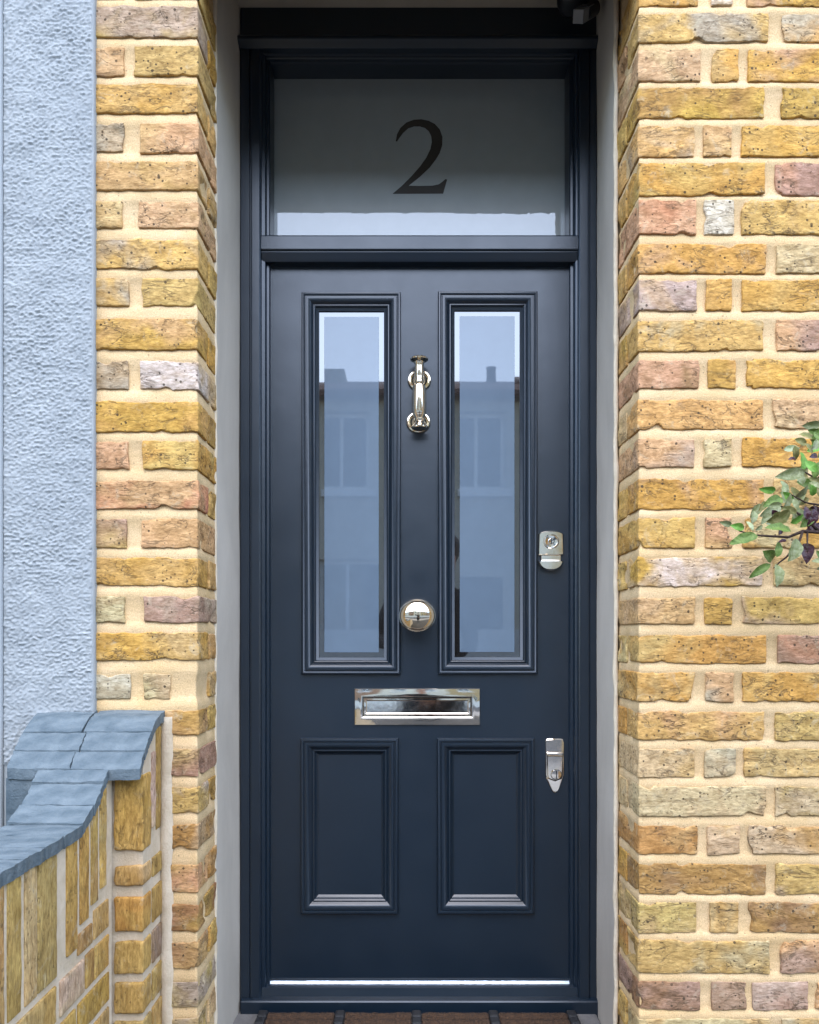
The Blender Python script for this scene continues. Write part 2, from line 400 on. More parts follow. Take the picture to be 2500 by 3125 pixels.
# courses to the right of the door: (top, bottom, [(x0, x1, colour, patch)...])
G = 'gold'; Yl = 'yel'
RR = [
 (-80, 17, [(1957,2132,G,Yl),(2170,2237,Yl,'white'),(2280,2660,G,'pink')]),
 (41, 128, [(1955,2346,Yl,'lil'),(2387,2560,Yl,'grey')]),
 (150, 248, [(1954,2137,'pink','pale'),(2174,2254,'tan',G),(2285,2670,G,'pink')]),
 (267, 361, [(1953,2333,G,'och'),(2387,2560,G,'och')]),
 (385, 478, [(1953,2120,Yl,'lil'),(2148,2233,'tan','pink'),(2263,2650,G,Yl)]),
 (498, 596, [(1953,2335,G,'olive'),(2367,2545,'red','pur')]),
 (611, 715, [(1955,2124,'pink','rust'),(2150,2241,'white','grey'),(2265,2650,Yl,'tan')]),
 (745, 835, [(1945,2339,G,'pink'),(2370,2550,'pale','lil')]),
 (854, 948, [(1957,2126,'lil',Yl),(2154,2233,G,Yl),(2265,2655,G,Yl)]),
 (976, 1070, [(1948,2330,Yl,'blue'),(2370,2550,'pink','pur')]),
 (1098, 1185, [(1952,2133,'pink','brown'),(2161,2246,G,Yl),(2274,2660,G,Yl)]),
 (1220, 1309, [(1950,2330,Yl,'pink'),(2359,2540,'pink','pale')]),
 (1339, 1426, [(1950,2120,'pink','lil'),(2150,2233,'pale','olive'),(2267,2650,G,Yl)]),
 (1463, 1555, [(1942,2333,G,'pink'),(2362,2540,'tan',Yl)]),
 (1580, 1672, [(1945,2122,G,Yl),(2154,2235,'pink',Yl),(2268,2650,G,'pale')]),
 (1700, 1789, [(1948,2328,G,'white'),(2362,2545,'tan','pale')]),
 (1824, 1904, [(1945,2122,'tan','pink'),(2152,2235,G,'grey'),(2265,2650,Yl,'lil')]),
 (1939, 2024, [(1942,2339,G,'olive'),(2374,2560,'red','pur')]),
 (2052, 2141, [(1946,2124,G,'tan'),(2154,2239,'tan','lil'),(2267,2650,G,Yl)]),
 (2172, 2259, [(1942,2333,Yl,'tan'),(2365,2550,'olive','pale')]),
 (2285, 2372, [(1950,2120,'pale','olive'),(2150,2246,'cream','grey'),(2272,2655,'tan',Yl)]),
 (2400, 2491, [(1946,2339,'cream','pale'),(2367,2550,'cream','olive')]),
 (2520, 2607, [(1955,2130,'och','tan'),(2161,2257,'cream','olive'),(2285,2670,'cream','och')]),
 (2637, 2730, [(1947,2339,'och','brown'),(2370,2550,'olive','grey')]),
 (2754, 2846, [(1950,2126,'tan','olive'),(2167,2254,'ggrey','olive'),(2285,2670,'och','brown')]),
 (2870, 2970, [(1949,2348,'olive','ggrey'),(2385,2570,'tan','pur')]),
 (2996, 3083, [(1957,2137,'brown','pur'),(2172,2278,'pur','brown'),(2296,2467,'grey','pur'),(2490,2860,'tan','pur')]),
 (3109, 3200, [(1957,2350,'cream','olive'),(2385,2570,'tan','grey')]),
]
keys = ['gold', 'gold', 'yel', 'yel', 'tan', 'pink', 'och', 'pale']
joint_face(RR, AR, AR+1.4, 'brick wall to the right of the door with wide sandy joints')
def zz(t, b): return Z(b, YW), Z(t, YW)
for i, (t, b, row) in enumerate(RR):
    z0, z1 = zz(t, b); stretcher = len(row) == 2
    for k, (a, c, col, pt) in enumerate(row):
        first = k == 0
        x0 = AR-random.uniform(.0006, .003) if first else X(a, YW)
        yb = (YW+.075 if stretcher else YB-.004) if first else YW+.055
        brick(house, x0, X(c, YW), YW-random.uniform(.0006, .0028), yb, z0, z1, PAL[col], PAL[pt], yseg=.014 if first else None)
    if stretcher:      # the next brick seen in the reveal
        q = random.choice(keys)
        brick(house, AR-random.uniform(.0008, .0035), AR+.05, YW+.086, YB-.004, z0, z1, PAL[q], PAL[random.choice(keys)], yseg=.010)
    # carry the bond on beyond the frame
    xe = row[-1][1]; alt = stretcher
    while xe < 3000:
        L = 385 if alt else 180
        brick(house, X(xe+28, YW), X(xe+28+L, YW), YW-random.uniform(.0006, .0028), YW+.055, z0, z1, PAL[random.choice(keys)], seg=.016)
        xe += 28+L; alt = not alt
LL = [
 (-98, -5, [(200,378,'grey',Yl),(412,594,Yl,'olive')]),
 (21, 114, [(200,592,'grey','olive')]),
 (141, 232, [(200,378,'pink','pur'),(410,594,'olive',Yl)]),
 (257, 346, [(200,591,Yl,G)]),
 (378, 466, [(200,376,'grey','pale'),(429,596,'pink','tan')]),
 (494, 580, [(200,593,'tan','olive')]),
 (615, 696, [(200,373,'olive','pale'),(422,592,'pink','tan')]),
 (731, 820, [(200,598,Yl,'grey')]),
 (850, 933, [(200,394,'olive','grey'),(434,605,Yl,'olive')]),
 (975, 1068, [(200,603,G,'tan')]),
 (1103, 1188, [(200,392,'tan','grey'),(427,603,'white',Yl)]),
 (1228, 1318, [(200,604,G,Yl)]),
 (1346, 1432, [(200,392,'pink','dark'),(436,608,G,Yl)]),
 (1469, 1553, [(200,606,'tan','rust')]),
 (1583, 1672, [(200,387,'olive','pur'),(431,608,'pink','tan')]),
 (1702, 1788, [(200,608,G,Yl)]),
 (1820, 1899, [(200,380,'cream','brown'),(441,608,'pur','lil')]),
 (1931, 2015, [(200,606,G,'tan')]),
 (2057, 2133, [(200,397,'grey','white'),(438,520,'cream','ggrey')]),
 (2168, 2244, [(420,606,'tan','och')]),
 (2284, 2370, [(420,612,'pur','tan')]),
 (2402, 2483, [(420,612,'olive','grey')]),
 (2516, 2592, [(420,614,'och','grey')]),
 (2639, 2722, [(420,612,'olive','pink')]),
 (2759, 2840, [(420,612,'brown','och')]),
 (2877, 2959, [(420,614,'tan','brown')]),
 (2996, 3075, [(420,612,'grey','olive')]),
 (3107, 3190, [(420,612,'olive','grey')]),
]
joint_face(LL, AL, X(240, YW), 'narrow brick pier to the left of the door')
for i, (t, b, row) in enumerate(LL):
    z0, z1 = zz(t, b); stretcher = (i % 2 == 1)
    for k, (a, c, col, pt) in enumerate(row):
        last = k == len(row)-1 and c > 560
        x1 = AL+random.uniform(.0006, .003) if last else X(c, YW)
        yb = (YW+.075 if stretcher else YB-.004) if last else YW+.055
        brick(house, X(a, YW), x1, YW-random.uniform(.0006, .0028), yb, z0, z1, PAL[col], PAL[pt], yseg=.014 if last else None)
    if stretcher or row[-1][1] < 560:
        q = random.choice(keys)
        brick(house, AL-.05, AL+random.uniform(.0008, .0035), YW+.086, YB-.004, z0, z1, PAL[q], PAL[random.choice(keys)], yseg=.010)
for k in range(11):        # bricks on end over the opening
    xa = AL+.004+(AR-AL-.008)*k/11; xb = AL+.004+(AR-AL-.008)*(k+1)/11
    brick(house, xa+.0035, xb-.0035, YW, YW+.050, LZ+random.uniform(-.003, .003)+.006*(5-k)/11, LZ+.22, PAL[random.choice(keys)], seg=.012)
# plastered inner reveals and the mortar beads along their edges
def reveal(xa, ya, xb, yb, sgn, lab):
    m = MB(); nz = 120; ny = 6
    for j in range(nz+1):
        z = GZ-.1+(Z(10, YF)-GZ+.1)*j/nz
        for i in range(ny+1):
            u = i/ny; p = Vector((xa+(xb-xa)*u, ya+(yb-ya)*u, z))
            p.x += noise.noise(Vector((u*1.5, z*3, sgn*4)))*.003+noise.noise(Vector((u*4, z*11, sgn*9)))*.0012
            m.v.append(tuple(p))
    for j in range(nz):
        for i in range(ny):
            a = j*(ny+1)+i; m.f.append((a, a+1, a+ny+2, a+ny+1))
    n = len(m.v)  # give it a back so it is a slab
    m.add([(xa+sgn*.02, ya, GZ-.1), (xb+sgn*.03, yb, GZ-.1), (xb+sgn*.03, yb, Z(10, YF)), (xa+sgn*.02, ya, Z(10, YF))], [(0,1,2,3)])
    o = m.build('reveal_plaster', M_PLASTER, house, True); tag(o, lab)
    b = MB(); pts = []; rs = []
    for k in range(90):
        z = GZ-.05+(ZC+1.60-GZ+.05)*k/89
        pts.append((xa+sgn*.002+noise.noise(Vector((z*14, sgn, 2)))*.0022, ya-.003+noise.noise(Vector((z*9, sgn, 7)))*.003, z)); rs.append(.0055+.0025*noise.noise(Vector((z*20, 3, sgn))))
    b.tube(pts, rs, 7); b.build('mortar_bead', M_FILLET, house, True)
reveal(X(659, YB), YB, X(731, YF), YF+.02, -1, 'smooth grey cement reveal left of the door')
reveal(X(1876, YB), YB, X(1824, YF), YF+.02, 1, 'smooth grey cement reveal right of the door')

# ------------------------------------------------------------------ neighbouring house: roughcast wall
nb = thing('neighbouring_house', 'pale blue roughcast neighbouring house wall at the left edge', 'house', (X(100, YW)-.5, YW+.05, 0))
YR = YW-.016
def roughcast(x0, x1, z0, z1, step):
    nx = int((x1-x0)/step); nz = int((z1-z0)/step); V = []; Fc = []
    for k in range(nz+1):
        for i in range(nx+1):
            p = Vector((x0+(x1-x0)*i/nx, 0, z0+(z1-z0)*k/nz))
            q = Vector((p.x*.85, 0, p.z*1.15))
            a = noise.noise(q*175); b = noise.noise(q*380+Vector((3, 9, 1))); c = noise.noise(q*30)
            h = (.0028+.0016*noise.noise(q*7))*max(-.30, a)+.0013*b+.0018*c
            e = min(1.0, (x1-p.x)/.006)   # rounded edge at the brick
            V.append((p.x, YR-h*e+(1-e)*.006, p.z))
    n = nx+1
    for k in range(nz):
        for i in range(nx): Fc.append((k*n+i, k*n+i+1, (k+1)*n+i+1, (k+1)*n+i))
    return V, Fc
V_, F_ = roughcast(X(24, YW), X(296, YW), Z(2330, YW), Z(-40, YW), .0018)
obj('roughcast_coat', V_, F_, M_ROUGH, nb, True)
MB().box(X(24, YW)-.0, X(296, YW)-.001, YR+.002, YR+.05, 0, TOPZ).build('wall', M_ROUGH, nb)
MB().bbox(X(-700, YW), X(22.5, YW), YR-.006, YR+.05, 0, TOPZ-.01, .004).build('smooth_band', M_SMOOTHB, nb)

# ------------------------------------------------------------------ low garden wall with a ramped, painted coping
XP0, XP1 = -.737, -.496        # pier
XW0, XW1 = -.677, -.553        # wall
YPF = 1.438                    # front of the pier
RAMP = [(.3,-.316),(1.1,-.316),(1.2,-.316),(1.295,-.3135),(1.33,-.301),(1.375,-.267),(1.405,-.240),(1.45,-.195),(1.50,-.155),(1.56,-.143)]
def rz(y):
    for (a, za), (b, zb) in zip(RAMP, RAMP[1:]):
        if y <= b: return ZC+za+(zb-za)*(y-a)/(b-a)
    return ZC+RAMP[-1][1]
gw = thing('garden_wall', 'low brick garden wall with blue-grey painted ramped coping at lower left', 'wall', ((XW0+XW1)/2, 1.2, 0))
ys = [.3+.02*i for i in range(56)]+[YPF]
prof = [(y, rz(y)-.012) for y in ys if y < YPF+1e-6]
MB().prism([(.3, 0)]+prof+[(YPF, 0)], 'x', XW0, XW1-.003).build('wall_core', M_MORTAR2, gw)
ys = [YPF+.006+.01*i for i in range(12)]
prof = [(y, rz(y)-.012) for y in ys]
MB().prism([(YPF+.005, 0)]+prof+[(ys[-1], 0)], 'x', XP0, XP1-.003).build('pier_core', M_MORTAR2, gw)
# the left cheek of the pier is painted like the coping
MB().box(XP0-.004, XW0-.002, 1.410, YPF+.1, ZC-.62, ZC-.258).build('painted_cheek', M_COPE, gw)
MB().box(XW0-.004, XW0+.02, .3, YPF-.003, 0, ZC-.34).build('painted_cheek', M_COPE, gw)
# coping bricks
joints = [1.553, 1.47, 1.435, 1.405, 1.382, 1.342, 1.295, 1.225, 1.16, 1.095, 1.03, .965, .90, .835, .77, .70, .63, .56, .49, .42, .35]
def cope(x0, x1, ya, yb, first=False):
    m = MB(); n = 7; nx = max(6, int((x1-x0)/.012)); sd = Vector((random.uniform(-50, 50),)*3); V = []; lift = random.uniform(-.001, .0015)
    for j in range(n+1):
        y = ya+(yb-ya)*j/n
        for i in range(nx+1):
            x = x0+(x1-x0)*i/nx
            q = Vector((x*18, y*18, 0))+sd
            e = min(i, nx-i, j, n-j); rnd = -.0012 if e == 0 else 0
            V.append((x+(noise.noise(Vector((y*60, 0, 3))+sd)*.003+noise.noise(Vector((y*190, 0, 3))+sd)*.003)*(1 if i in (0, nx) else 0), y+noise.noise(Vector((x*30, 1, 0))+sd)*.0012, rz(y)+lift+rnd+noise.noise(q)*.0018+noise.noise(q*3)*.0014+noise.noise(q*9)*.0009))
    k = len(V); base = [(v[0], v[1], v[2]-.020) for v in V]
    Fc = []
    for j in range(n):
        for i in range(nx):
            a = j*(nx+1)+i; Fc.append((a, a+1, a+nx+2, a+nx+1)); Fc.append((k+a, k+a+nx+1, k+a+nx+2, k+a+1))
    for i in range(nx):
        Fc.append((i+1, i, k+i, k+i+1)); a = n*(nx+1)+i; Fc.append((a, a+1, k+a+1, k+a))
    for j in range(n):
        a = j*(nx+1); Fc.append((a, a+nx+1, k+a+nx+1, k+a)); a += nx; Fc.append((a+nx+1, a, k+a, k+a+nx+1))
    o = MB().add(V+base, Fc).build('coping_brick', M_COPE, gw, auto=35)
for (b, a) in zip(joints, joints[1:]):
    if a >= 1.404:
        xm = -.617+random.uniform(-.01, .01)
        cope(XP0-.002, xm-.0015, a+.0013, b-.0013); cope(xm+.0015, XP1+.004, a+.0013, b-.0013)
    else: cope(XW0-.003, XW1+.003, a+.0013, b-.0013)
# bricks on end along the wall face, under the coping
def yx(px): return -XW1*F/(CX-px)
LG = dict(a=(.42,.275,.095), b=(.46,.295,.088), c=(.40,.27,.105), d=(.43,.25,.070), e=(.48,.36,.175), f=(.30,.18,.065), g=(.47,.35,.25), h=(.25,.18,.14))
def face_brick(px0, px1, z0, z1, col, pt=None, top=False):
    ya, yb = yx(px0), yx(px1)
    fn = None
    if top:
        zm = z1
        def fn(p, ya=ya, yb=yb, z0=z0, zm=zm):
            u = (p.z-z0)/(zm-z0); return Vector((p.x, p.y, z0+u*(rz(p.y)-.020-z0)))
        z1 = zm
    brick(gw, XW1-.04, XW1+random.uniform(-.0008, .0012), ya, yb, ZC+z0 if not top else z0, ZC+z1 if not top else z1, LG[col], LG[pt or col], M_BRICK2, seg=.010, amp=.0010, rad=.0022, yseg=.010, fn=fn, chip=0)
zs0 = ZC-.536
for px0, px1, col, pt, zb in [(-230,-190,'a','c',-.536),(-180,-140,'c','a',-.536),(-130,-88,'b','e',-.536),(-80,-38,'a','c',-.536),(-30,15,'c','a',-.536),(27,67,'a','c',-.536),(79,115,'e','c',-.536),(119,176,'c','a',-.536),
                          (206,236,'b','d',-.520),(247,273,'d','b',-.487),(281,301,'a','b',-.47),(308,327,'b','e',-.455)]:
    zb = ZC+zb
    face_brick(px0, px1, zb, zb+.18, col, pt, True)
for px0, px1, z0, z1, col, pt in [(240,283,-.535,-.500,'c','f'),(288,332,-.535,-.482,'a','c'),
      (-160,40,-.606,-.548,'b','a'),(48,172,-.606,-.548,'a','e'),(186,258,-.606,-.548,'g','e'),(263,287,-.606,-.548,'f','b'),(291,334,-.606,-.548,'b','c'),
      (-160,-20,-.672,-.618,'c','a'),(-10,120,-.672,-.618,'a','b'),(130,176,-.672,-.618,'d','b'),(186,232,-.672,-.618,'b','a'),(240,334,-.672,-.618,'d','f'),
      (60,200,-.74,-.684,'a','b'),(210,334,-.74,-.684,'c','d'),(100,260,-.806,-.752,'b','a'),(270,334,-.806,-.752,'a','c')]:
    face_brick(px0, px1, z0, z1, col, pt)
# pier front and return
pz = [(-.252,-.400,'b','d'),(-.428,-.466,'a','e'),(-.4886,-.5535,'d','b'),(-.572,-.634,'b','f'),(-.649,-.708,'a','b'),(-.723,-.785,'c','a'),(-.80,-.86,'b','a')]
for i, (t, b, c1, c2) in enumerate(pz):
    z0, z1 = ZC+b, ZC+t
    brick(gw, XW1+.001, XP1, YPF-.001, YPF+.046, z0, z1-(.004 if i == 0 else 0), LG[c1], LG[c2], M_BRICK2, seg=.008, amp=.0014, rad=.004, chip=0, yseg=.009)
    if i == 0:
        brick(gw, XP1-.04, XP1+.001, YPF+.05, YPF+.070, z0+.03, z1+.030, LG['g'], LG['e'], M_BRICK2, seg=.010, amp=.0012, rad=.003, chip=0, yseg=.006)
        brick(gw, XP1-.04, XP1, YPF+.078, YW-.006, z0+.02, z1+.075, LG['f'], LG['b'], M_BRICK2, seg=.010, amp=.0010, rad=.0025, chip=0, yseg=.008)
    else:
        brick(gw, XP1-.04, XP1+.001, YPF+.054, YW-.005, z0+random.uniform(-.003, .003), z1, LG[random.choice('cabfh')], LG['f'], M_BRICK2, seg=.010, amp=.0010, rad=.0025, chip=0, yseg=.009)
# mortar strip where pier meets house
b = MB(); pts = []; rs = []
for k in range(60):
    z = 0+(ZC-.158)*k/59
    pts.append((XP1+.008+noise.noise(Vector((z*12, 1, 1)))*.003, YW-.002, z)); rs.append(.0125+.004*noise.noise(Vector((z*15, 4, 1))))
V = []; Fc = []
for (px_, py_, pz_), r_ in zip(pts, rs):
    V += [(px_-r_, py_, pz_), (px_-r_*.5, py_-.006, pz_), (px_+r_*.6, py_-.007+noise.noise(Vector((pz_*40, 2, 2)))*.002, pz_), (px_+r_*1.05, py_+.002, pz_)]
for k in range(len(pts)-1):
    for i in range(3): a = k*4+i; Fc.append((a, a+1, a+5, a+4))
b.add(V, Fc); b.build('mortar_fillet', M_MORTAR2, gw, True)
# ------------------------------------------------------------------ door step and mat
st = MB().bbox(AL+.0, AR-.0, YW-.02, YF+.1, .0, GZ, .006).build('door_step', M_STEP); tag(st, 'worn grey stone step under the blue door', 'step')

# ------------------------------------------------------------------ door frame with fanlight
fr = thing('door_frame', 'dark navy painted door frame with fanlight numbered 2', 'door frame', (0, YF+.03, GZ))
def jamb(px_out, px_bead, px_stop, px_in, px_leaf, sgn, z0, z1):
    xo, xb, xs, xi, xl = [X(p, YF) for p in (px_out, px_bead, px_stop, px_in, px_leaf)]
    s_ = sgn
    pr = [(xo, YF+.09), (xo, YF+.003), (xo+s_*.003, YF), (xb-s_*.004, YF), (xb-s_*.003, YF+.004), (xb-s_*.001, YF+.004), (xb, YF-.0005), (xb+s_*.003, YF-.001),
          (xs-s_*.003, YF-.0005), (xs, YF+.002), (xs+s_*.001, YF+.012), (xs+s_*.004, YF+.013), (xi-s_*.002, YF+.0145), (xi, YF+.018), (xi+s_*.001, YF+.026),
          (xl-s_*.002, YF+.027), (xl, YF+.030), (xl+s_*.001, YF+.09)]
    return MB().prism(pr, 'z', z0, z1).build('jamb', M_PAINT, fr)
jamb(732, 766, 795, 808, 818, 1, GZ-.02, Z(150, YF))
jamb(1823, 1797, 1767, 1757, 1746, -1, GZ-.02, Z(150, YF))
xl, xr = X(732, YF), X(1823, YF)
MB().bbox(xl, xr, YF+.004, YF+.08, Z(119, YF), Z(16, YF), .003).build('head_board', M_PAINT, fr)
pr = [(YF+.06, Z(118, YF)), (YF-.008, Z(118, YF)), (YF-.016, Z(121, YF)), (YF-.020, Z(128, YF)), (YF-.019, Z(136, YF)), (YF-.014, Z(142, YF)), (YF-.006, Z(146, YF)), (YF-.003, Z(150, YF)), (YF+.06, Z(150, YF))]
MB().prism(pr, 'x', xl-.006, xr+.006).build('head_moulding', M_PAINT, fr, auto=30)
xi0, xi1 = X(797, YF), X(1765, YF)
zg = Z(241, YG)
pr = [(YG+.004, Z(150, YF)-.0005), (YF+.001, Z(150, YF)-.0005), (YF+.001, zg+.016), (YF+.004, zg+.0135), (YF+.012, zg+.0125), (YF+.014, zg+.0085), (YF+.016, zg+.0075), (YF+.030, zg+.0070), (YF+.032, zg+.003), (YF+.036, zg+.001), (YG+.004, zg)]
MB().prism(pr, 'x', xi0, xi1).build('head', M_PAINT, fr)
# transom between door and fanlight
zt = lambda y: Z(y, YF)
pr = [(YF+.09, zt(708)), (YF+.03, zt(712)), (YF+.010, zt(714)), (YF+.003, zt(716)), (YF+.001, zt(720)), (YF+.001, zt(758)), (YF+.003, zt(761)), (YF+.0065, zt(762)), (YF+.0065, zt(765)),
      (YF+.004, zt(768)), (YF+.010, zt(782)), (YF+.012, zt(786)), (YF+.014, zt(790)), (YF+.09, zt(790.5))]
MB().prism(pr, 'x', xi0, xi1).build('transom', M_PAINT, fr)
# fanlight: frosted pane with a clear border and a clear numeral
gx0, gx1, gz0, gz1 = X(808, YG), X(1762, YG), Z(724, YG), Z(236, YG)
fan = MB().box(gx0+.012, gx1-.012, YG, YG+.006, gz0+.004, gz1-.002).build('fanlight_pane', M_FANFROST, fr); tag(fan, 'grey frosted fanlight pane with thin clear border')
plate(gx0-.01, gx1+.01, gz0-.01, gz1+.01, YG+.0005, YG+.0055, [(gx0+.0121, gx1-.0121, gz0+.0041, gz1-.0021)]).build('clear_border', M_CLEAR, fan)
# glazing bead round the pane
MB().sweep(X(805, YF), X(1759, YF), Z(716, YF), Z(236, YG)+.004, [(-.01, -.018), (.0, -.020), (.003, -.024), (.005, -.034), (.0055, -.084)], YF).build('glazing_bead', M_PAINT, fr)
two = [(807,572),(812,545),(825,520),(850,497),(880,486),(910,484),(940,490),(965,503),(985,525),(996,555),(995,590),(985,620),(970,645),(945,678),(905,716),(858,753),(900,754),(955,753),(982,747),(998,735),(1008,726),(1015,728),(1007,756),(999,784),
       (900,784.5),(795,785),(830,755),(870,715),(905,675),(930,640),(947,605),(953,575),(950,550),(940,531),(925,518),(905,512),(880,512),(857,520),(837,538),(822,558),(812,573)]
def smooth_loop(pts, it=1):
    return pts
P2 = [(X(600+a/1.327, YG), Z(b/1.327, YG)) for a, b in two]
n = len(P2); V = [(p[0], YG-.0015, p[1]) for p in P2]+[(p[0], YG+.003, p[1]) for p in P2]
from mathutils.geometry import tessellate_polygon
Fc = [tuple(t_) for t_ in tessellate_polygon([[Vector((p[0], p[1], 0)) for p in P2]])]
num = obj('number', V, Fc+[(i, n+i, n+(i+1) % n, (i+1) % n) for i in range(n)], M_TWO, fan); tag(num, 'serif numeral 2 in clear glass')
# sill
pr = [(YF+.09, zt(3019)), (YF+.018, zt(3020)), (YF+.012, zt(3022)), (YF+.008, zt(3046)), (YF-.004, zt(3047)), (YF-.010, zt(3049)), (YF-.012, zt(3053)), (YF-.012, GZ-.01), (YF+.09, GZ-.01)]
MB().prism(pr, 'x', X(738, YF), X(1826, YF)).build('sill', M_PAINT, fr)
# black sheet standing in for the unlit hall behind the door
MB().box(xl, xr, YF+.12, YF+.125, GZ, Z(20, YF)).build('dark_hall_sheet', M_DARKPL, fr)

# ------------------------------------------------------------------ the door
D = thing('front_door', 'dark navy four panel front door with two glazed upper panels', 'door', (0, YL+.02, GZ+.02))
def R(px0, px1, py0, py1, Y=YL): return X(px0, Y), X(px1, Y), Z(py1, Y), Z(py0, Y)
leaf = R(819, 1744, 812, 2990)
U = [R(922, 1223, 896, 2058), R(1337, 1639, 894, 2057)]
Lo = [R(919, 1216, 2252, 2786), R(1334, 1629, 2252, 2786)]
hole = lambda r, q: (r[0]+q, r[1]-q, r[2]+q, r[3]-q)
plate(*leaf, YL, YL+.044, [hole(r, .03) for r in U+Lo]).build('leaf', M_PAINT, D)
PU = [(0,-.002),(0,.009),(.002,.012),(.005,.0128),(.0075,.0115),(.0085,.0085),(.0105,.0085),(.0118,.0120),(.0155,.0128),(.0195,.0112),(.0235,.0078),(.0268,.0040),(.0288,.0022),(.0296,.0040),(.0318,.0046),(.0342,.0032),(.0358,-.001),(.0395,-.0030),(.0425,-.0045),(.0432,-.013)]
PL = [(0,-.002),(0,.008),(.002,.0115),(.005,.0125),(.0078,.0115),(.009,.0085),(.011,.0085),(.0122,.0115),(.016,.0120),(.020,.0102),(.024,.0066),(.0272,.0028),(.0295,.0012),(.0302,.0030),(.0325,.0034),(.035,.0016),(.0365,-.002),(.040,-.005),(.0445,-.0085)]
for r in U:
    MB().sweep(*r, PU, YL).build('panel_moulding', M_PAINT, D, auto=40)
    gx = hole(r, .0425)
    y = YL+.0085; bw = .0135
    # bevelled pane: flat frosted field and a clear bevelled margin falling back to the edge
    pane = MB().box(gx[0]+bw, gx[1]-bw, y, y+.004, gx[2]+bw, gx[3]-bw).build('glass_pane', M_FROST, D); tag(pane, 'frosted glass pane with bevelled clear margin')
    MB().sweep(gx[0]-.004, gx[1]+.004, gx[2]-.004, gx[3]+.004, [(0,-.0004),(bw+.0037,-.0002),(bw+.0037,-.004),(0,-.005)], y).build('bevelled_margin', M_CLEAR, pane)
for r in Lo:
    MB().sweep(*r, PL, YL).build('panel_moulding', M_PAINT, D, auto=40)
    h_ = hole(r, .035); MB().box(h_[0], h_[1], YL+.008, YL+.03, h_[2], h_[3]).build('panel', M_PAINT, D)
# weather strip along the foot
pr = [(YL+.002, Z(2984, YL)), (YL-.004, Z(2986, YL)), (YL-.005, Z(2990, YL)), (YL+.002, Z(2991, YL))]
MB().prism(pr, 'x', X(826, YL), X(1738, YL)).build('foot_bead', M_PAINT, D)
pr = [(YL+.03, Z(2991, YL)), (YL-.003, Z(2991.5, YL)), (YL-.0155, Z(3016, YL)), (YL-.012, Z(3017, YL)), (YL+.03, Z(3017, YL))]
MB().prism(pr, 'x', X(806, YL), X(1747, YL)).build('weather_bar', M_ALU, D)
# knob
kc = W(1274, 1879, YL-.058)
kp = []
ks = .0460
for i in range(25):
    a = math.pi*(i/24); kp.append((max(.0135, ks*math.sin(a)) if a > 1.7 else ks*math.sin(a)+1e-4, (.026 if a < 1.58 else .036)*math.cos(a)))
knob = MB().lathe([(r, h) for r, h in kp], (kc.x, kc.y, kc.z), 'y', 56, 1.0, .90).build('knob', M_NICKEL, D, auto=60)
MB().lathe([(.030,.0),(.030,.003),(.026,.006),(.017,.009),(.0135,.014),(.0135,.045)], (kc.x, YL, kc.z), 'y', 40, 1.0, .9).build('knob_rose', M_NICKEL, knob, auto=40)
# knocker
a1 = W(1280, 1162, YL); a2 = W(1277, 1290, YL)
kn = MB().lathe([(.0105,0),(.0135,.006),(.0165,.012),(.0172,.022),(.0176,.045),(.0176,.062),(.0165,.078),(.0155,.083),(.0125,.0855),(.0112,.088),(.0122,.091),(.0122,.095),(.0108,.098),(.0115,.108),(.0122,.118),(.0118,.128),(.0112,.136),(.0135,.142),(.022,.147),(.0225,.150),(.021,.152),(.012,.153)],
                (X(1279, YL), YL-.036, Z(1281, YL-.03)), 'z', 36).build('knocker', M_NICKEL, D, auto=35)
for c, rr in ((a1, .0300), (a2, .0310)):
    MB().lathe([(rr,0),(rr,.004),(rr*.93,.0075),(rr*.82,.0080),(rr*.74,.0062),(rr*.66,.0095),(rr*.5,.015),(rr*.38,.018),(rr*.36,.034)], c[:], 'y', 40, 1.0, .90).build('rosette', M_NICKEL, kn, auto=35)
MB().lathe([(.020,0),(.0215,.002),(.0215,.004),(.019,.007),(.014,.012),(.012,.017),(.0135,.020),(.0135,.024)], (X(1281, YL), YL-.034, Z(1308, YL-.034)), 'z', 36).build('striker', M_NICKEL, kn, auto=35)
# rim lock with finger pull
def outline_plate(m, pts, y_back, y_front, inset=.002, rise=.0015):
    n = len(pts); cx = sum(p[0] for p in pts)/n; cz = sum(p[1] for p in pts)/n
    def ins(p, d):
        v = Vector((cx-p[0], cz-p[1])); l = v.length; return (p[0]+v.x/l*d, p[1]+v.y/l*d)
    rings = [[(p[0], y_back, p[1]) for p in pts], [(p[0], y_front+rise, p[1]) for p in pts], [(ins(p, inset)[0], y_front, ins(p, inset)[1]) for p in pts]]
    V = sum(rings, []); Fc = []
    for r in range(2):
        for i in range(n): Fc.append((r*n+i, r*n+(i+1) % n, (r+1)*n+(i+1) % n, (r+1)*n+i))
    Fc.append(tuple(range(2*n, 3*n))); return m.add(V, Fc)
def pxs(l, Y=YL): return [(X(a, Y), Z(b, Y)) for a, b in l]
top = [(1642,1695),(1642,1630)]+[(1680+38*math.cos(math.radians(a)), 1634-13*math.sin(math.radians(a))) for a in range(170, 9, -16)]+[(1718,1630),(1718,1695)]
lock = outline_plate(MB(), pxs(top), YL+.001, YL-.010, .003, .003).build('cylinder_lock', M_CHROME, D, auto=25); tag(lock, 'chrome rim lock with finger pull')
lc = W(1680, 1654, YL)
MB().lathe([(.0195,.009),(.0195,.0125),(.018,.014),(.0155,.0142),(.0150,.0125),(.0085,.0120),(.0080,.0145),(.0072,.0150),(.006,.0135),(.0008,.0130)], lc[:], 'y', 36, 1, .95).build('key_cylinder', M_CHROME, lock, auto=35)
MB().box(lc.x-.0009, lc.x+.0009, YL-.0165, YL-.012, lc.z-.005, lc.z+.005).build('keyway', M_BLACK, lock)
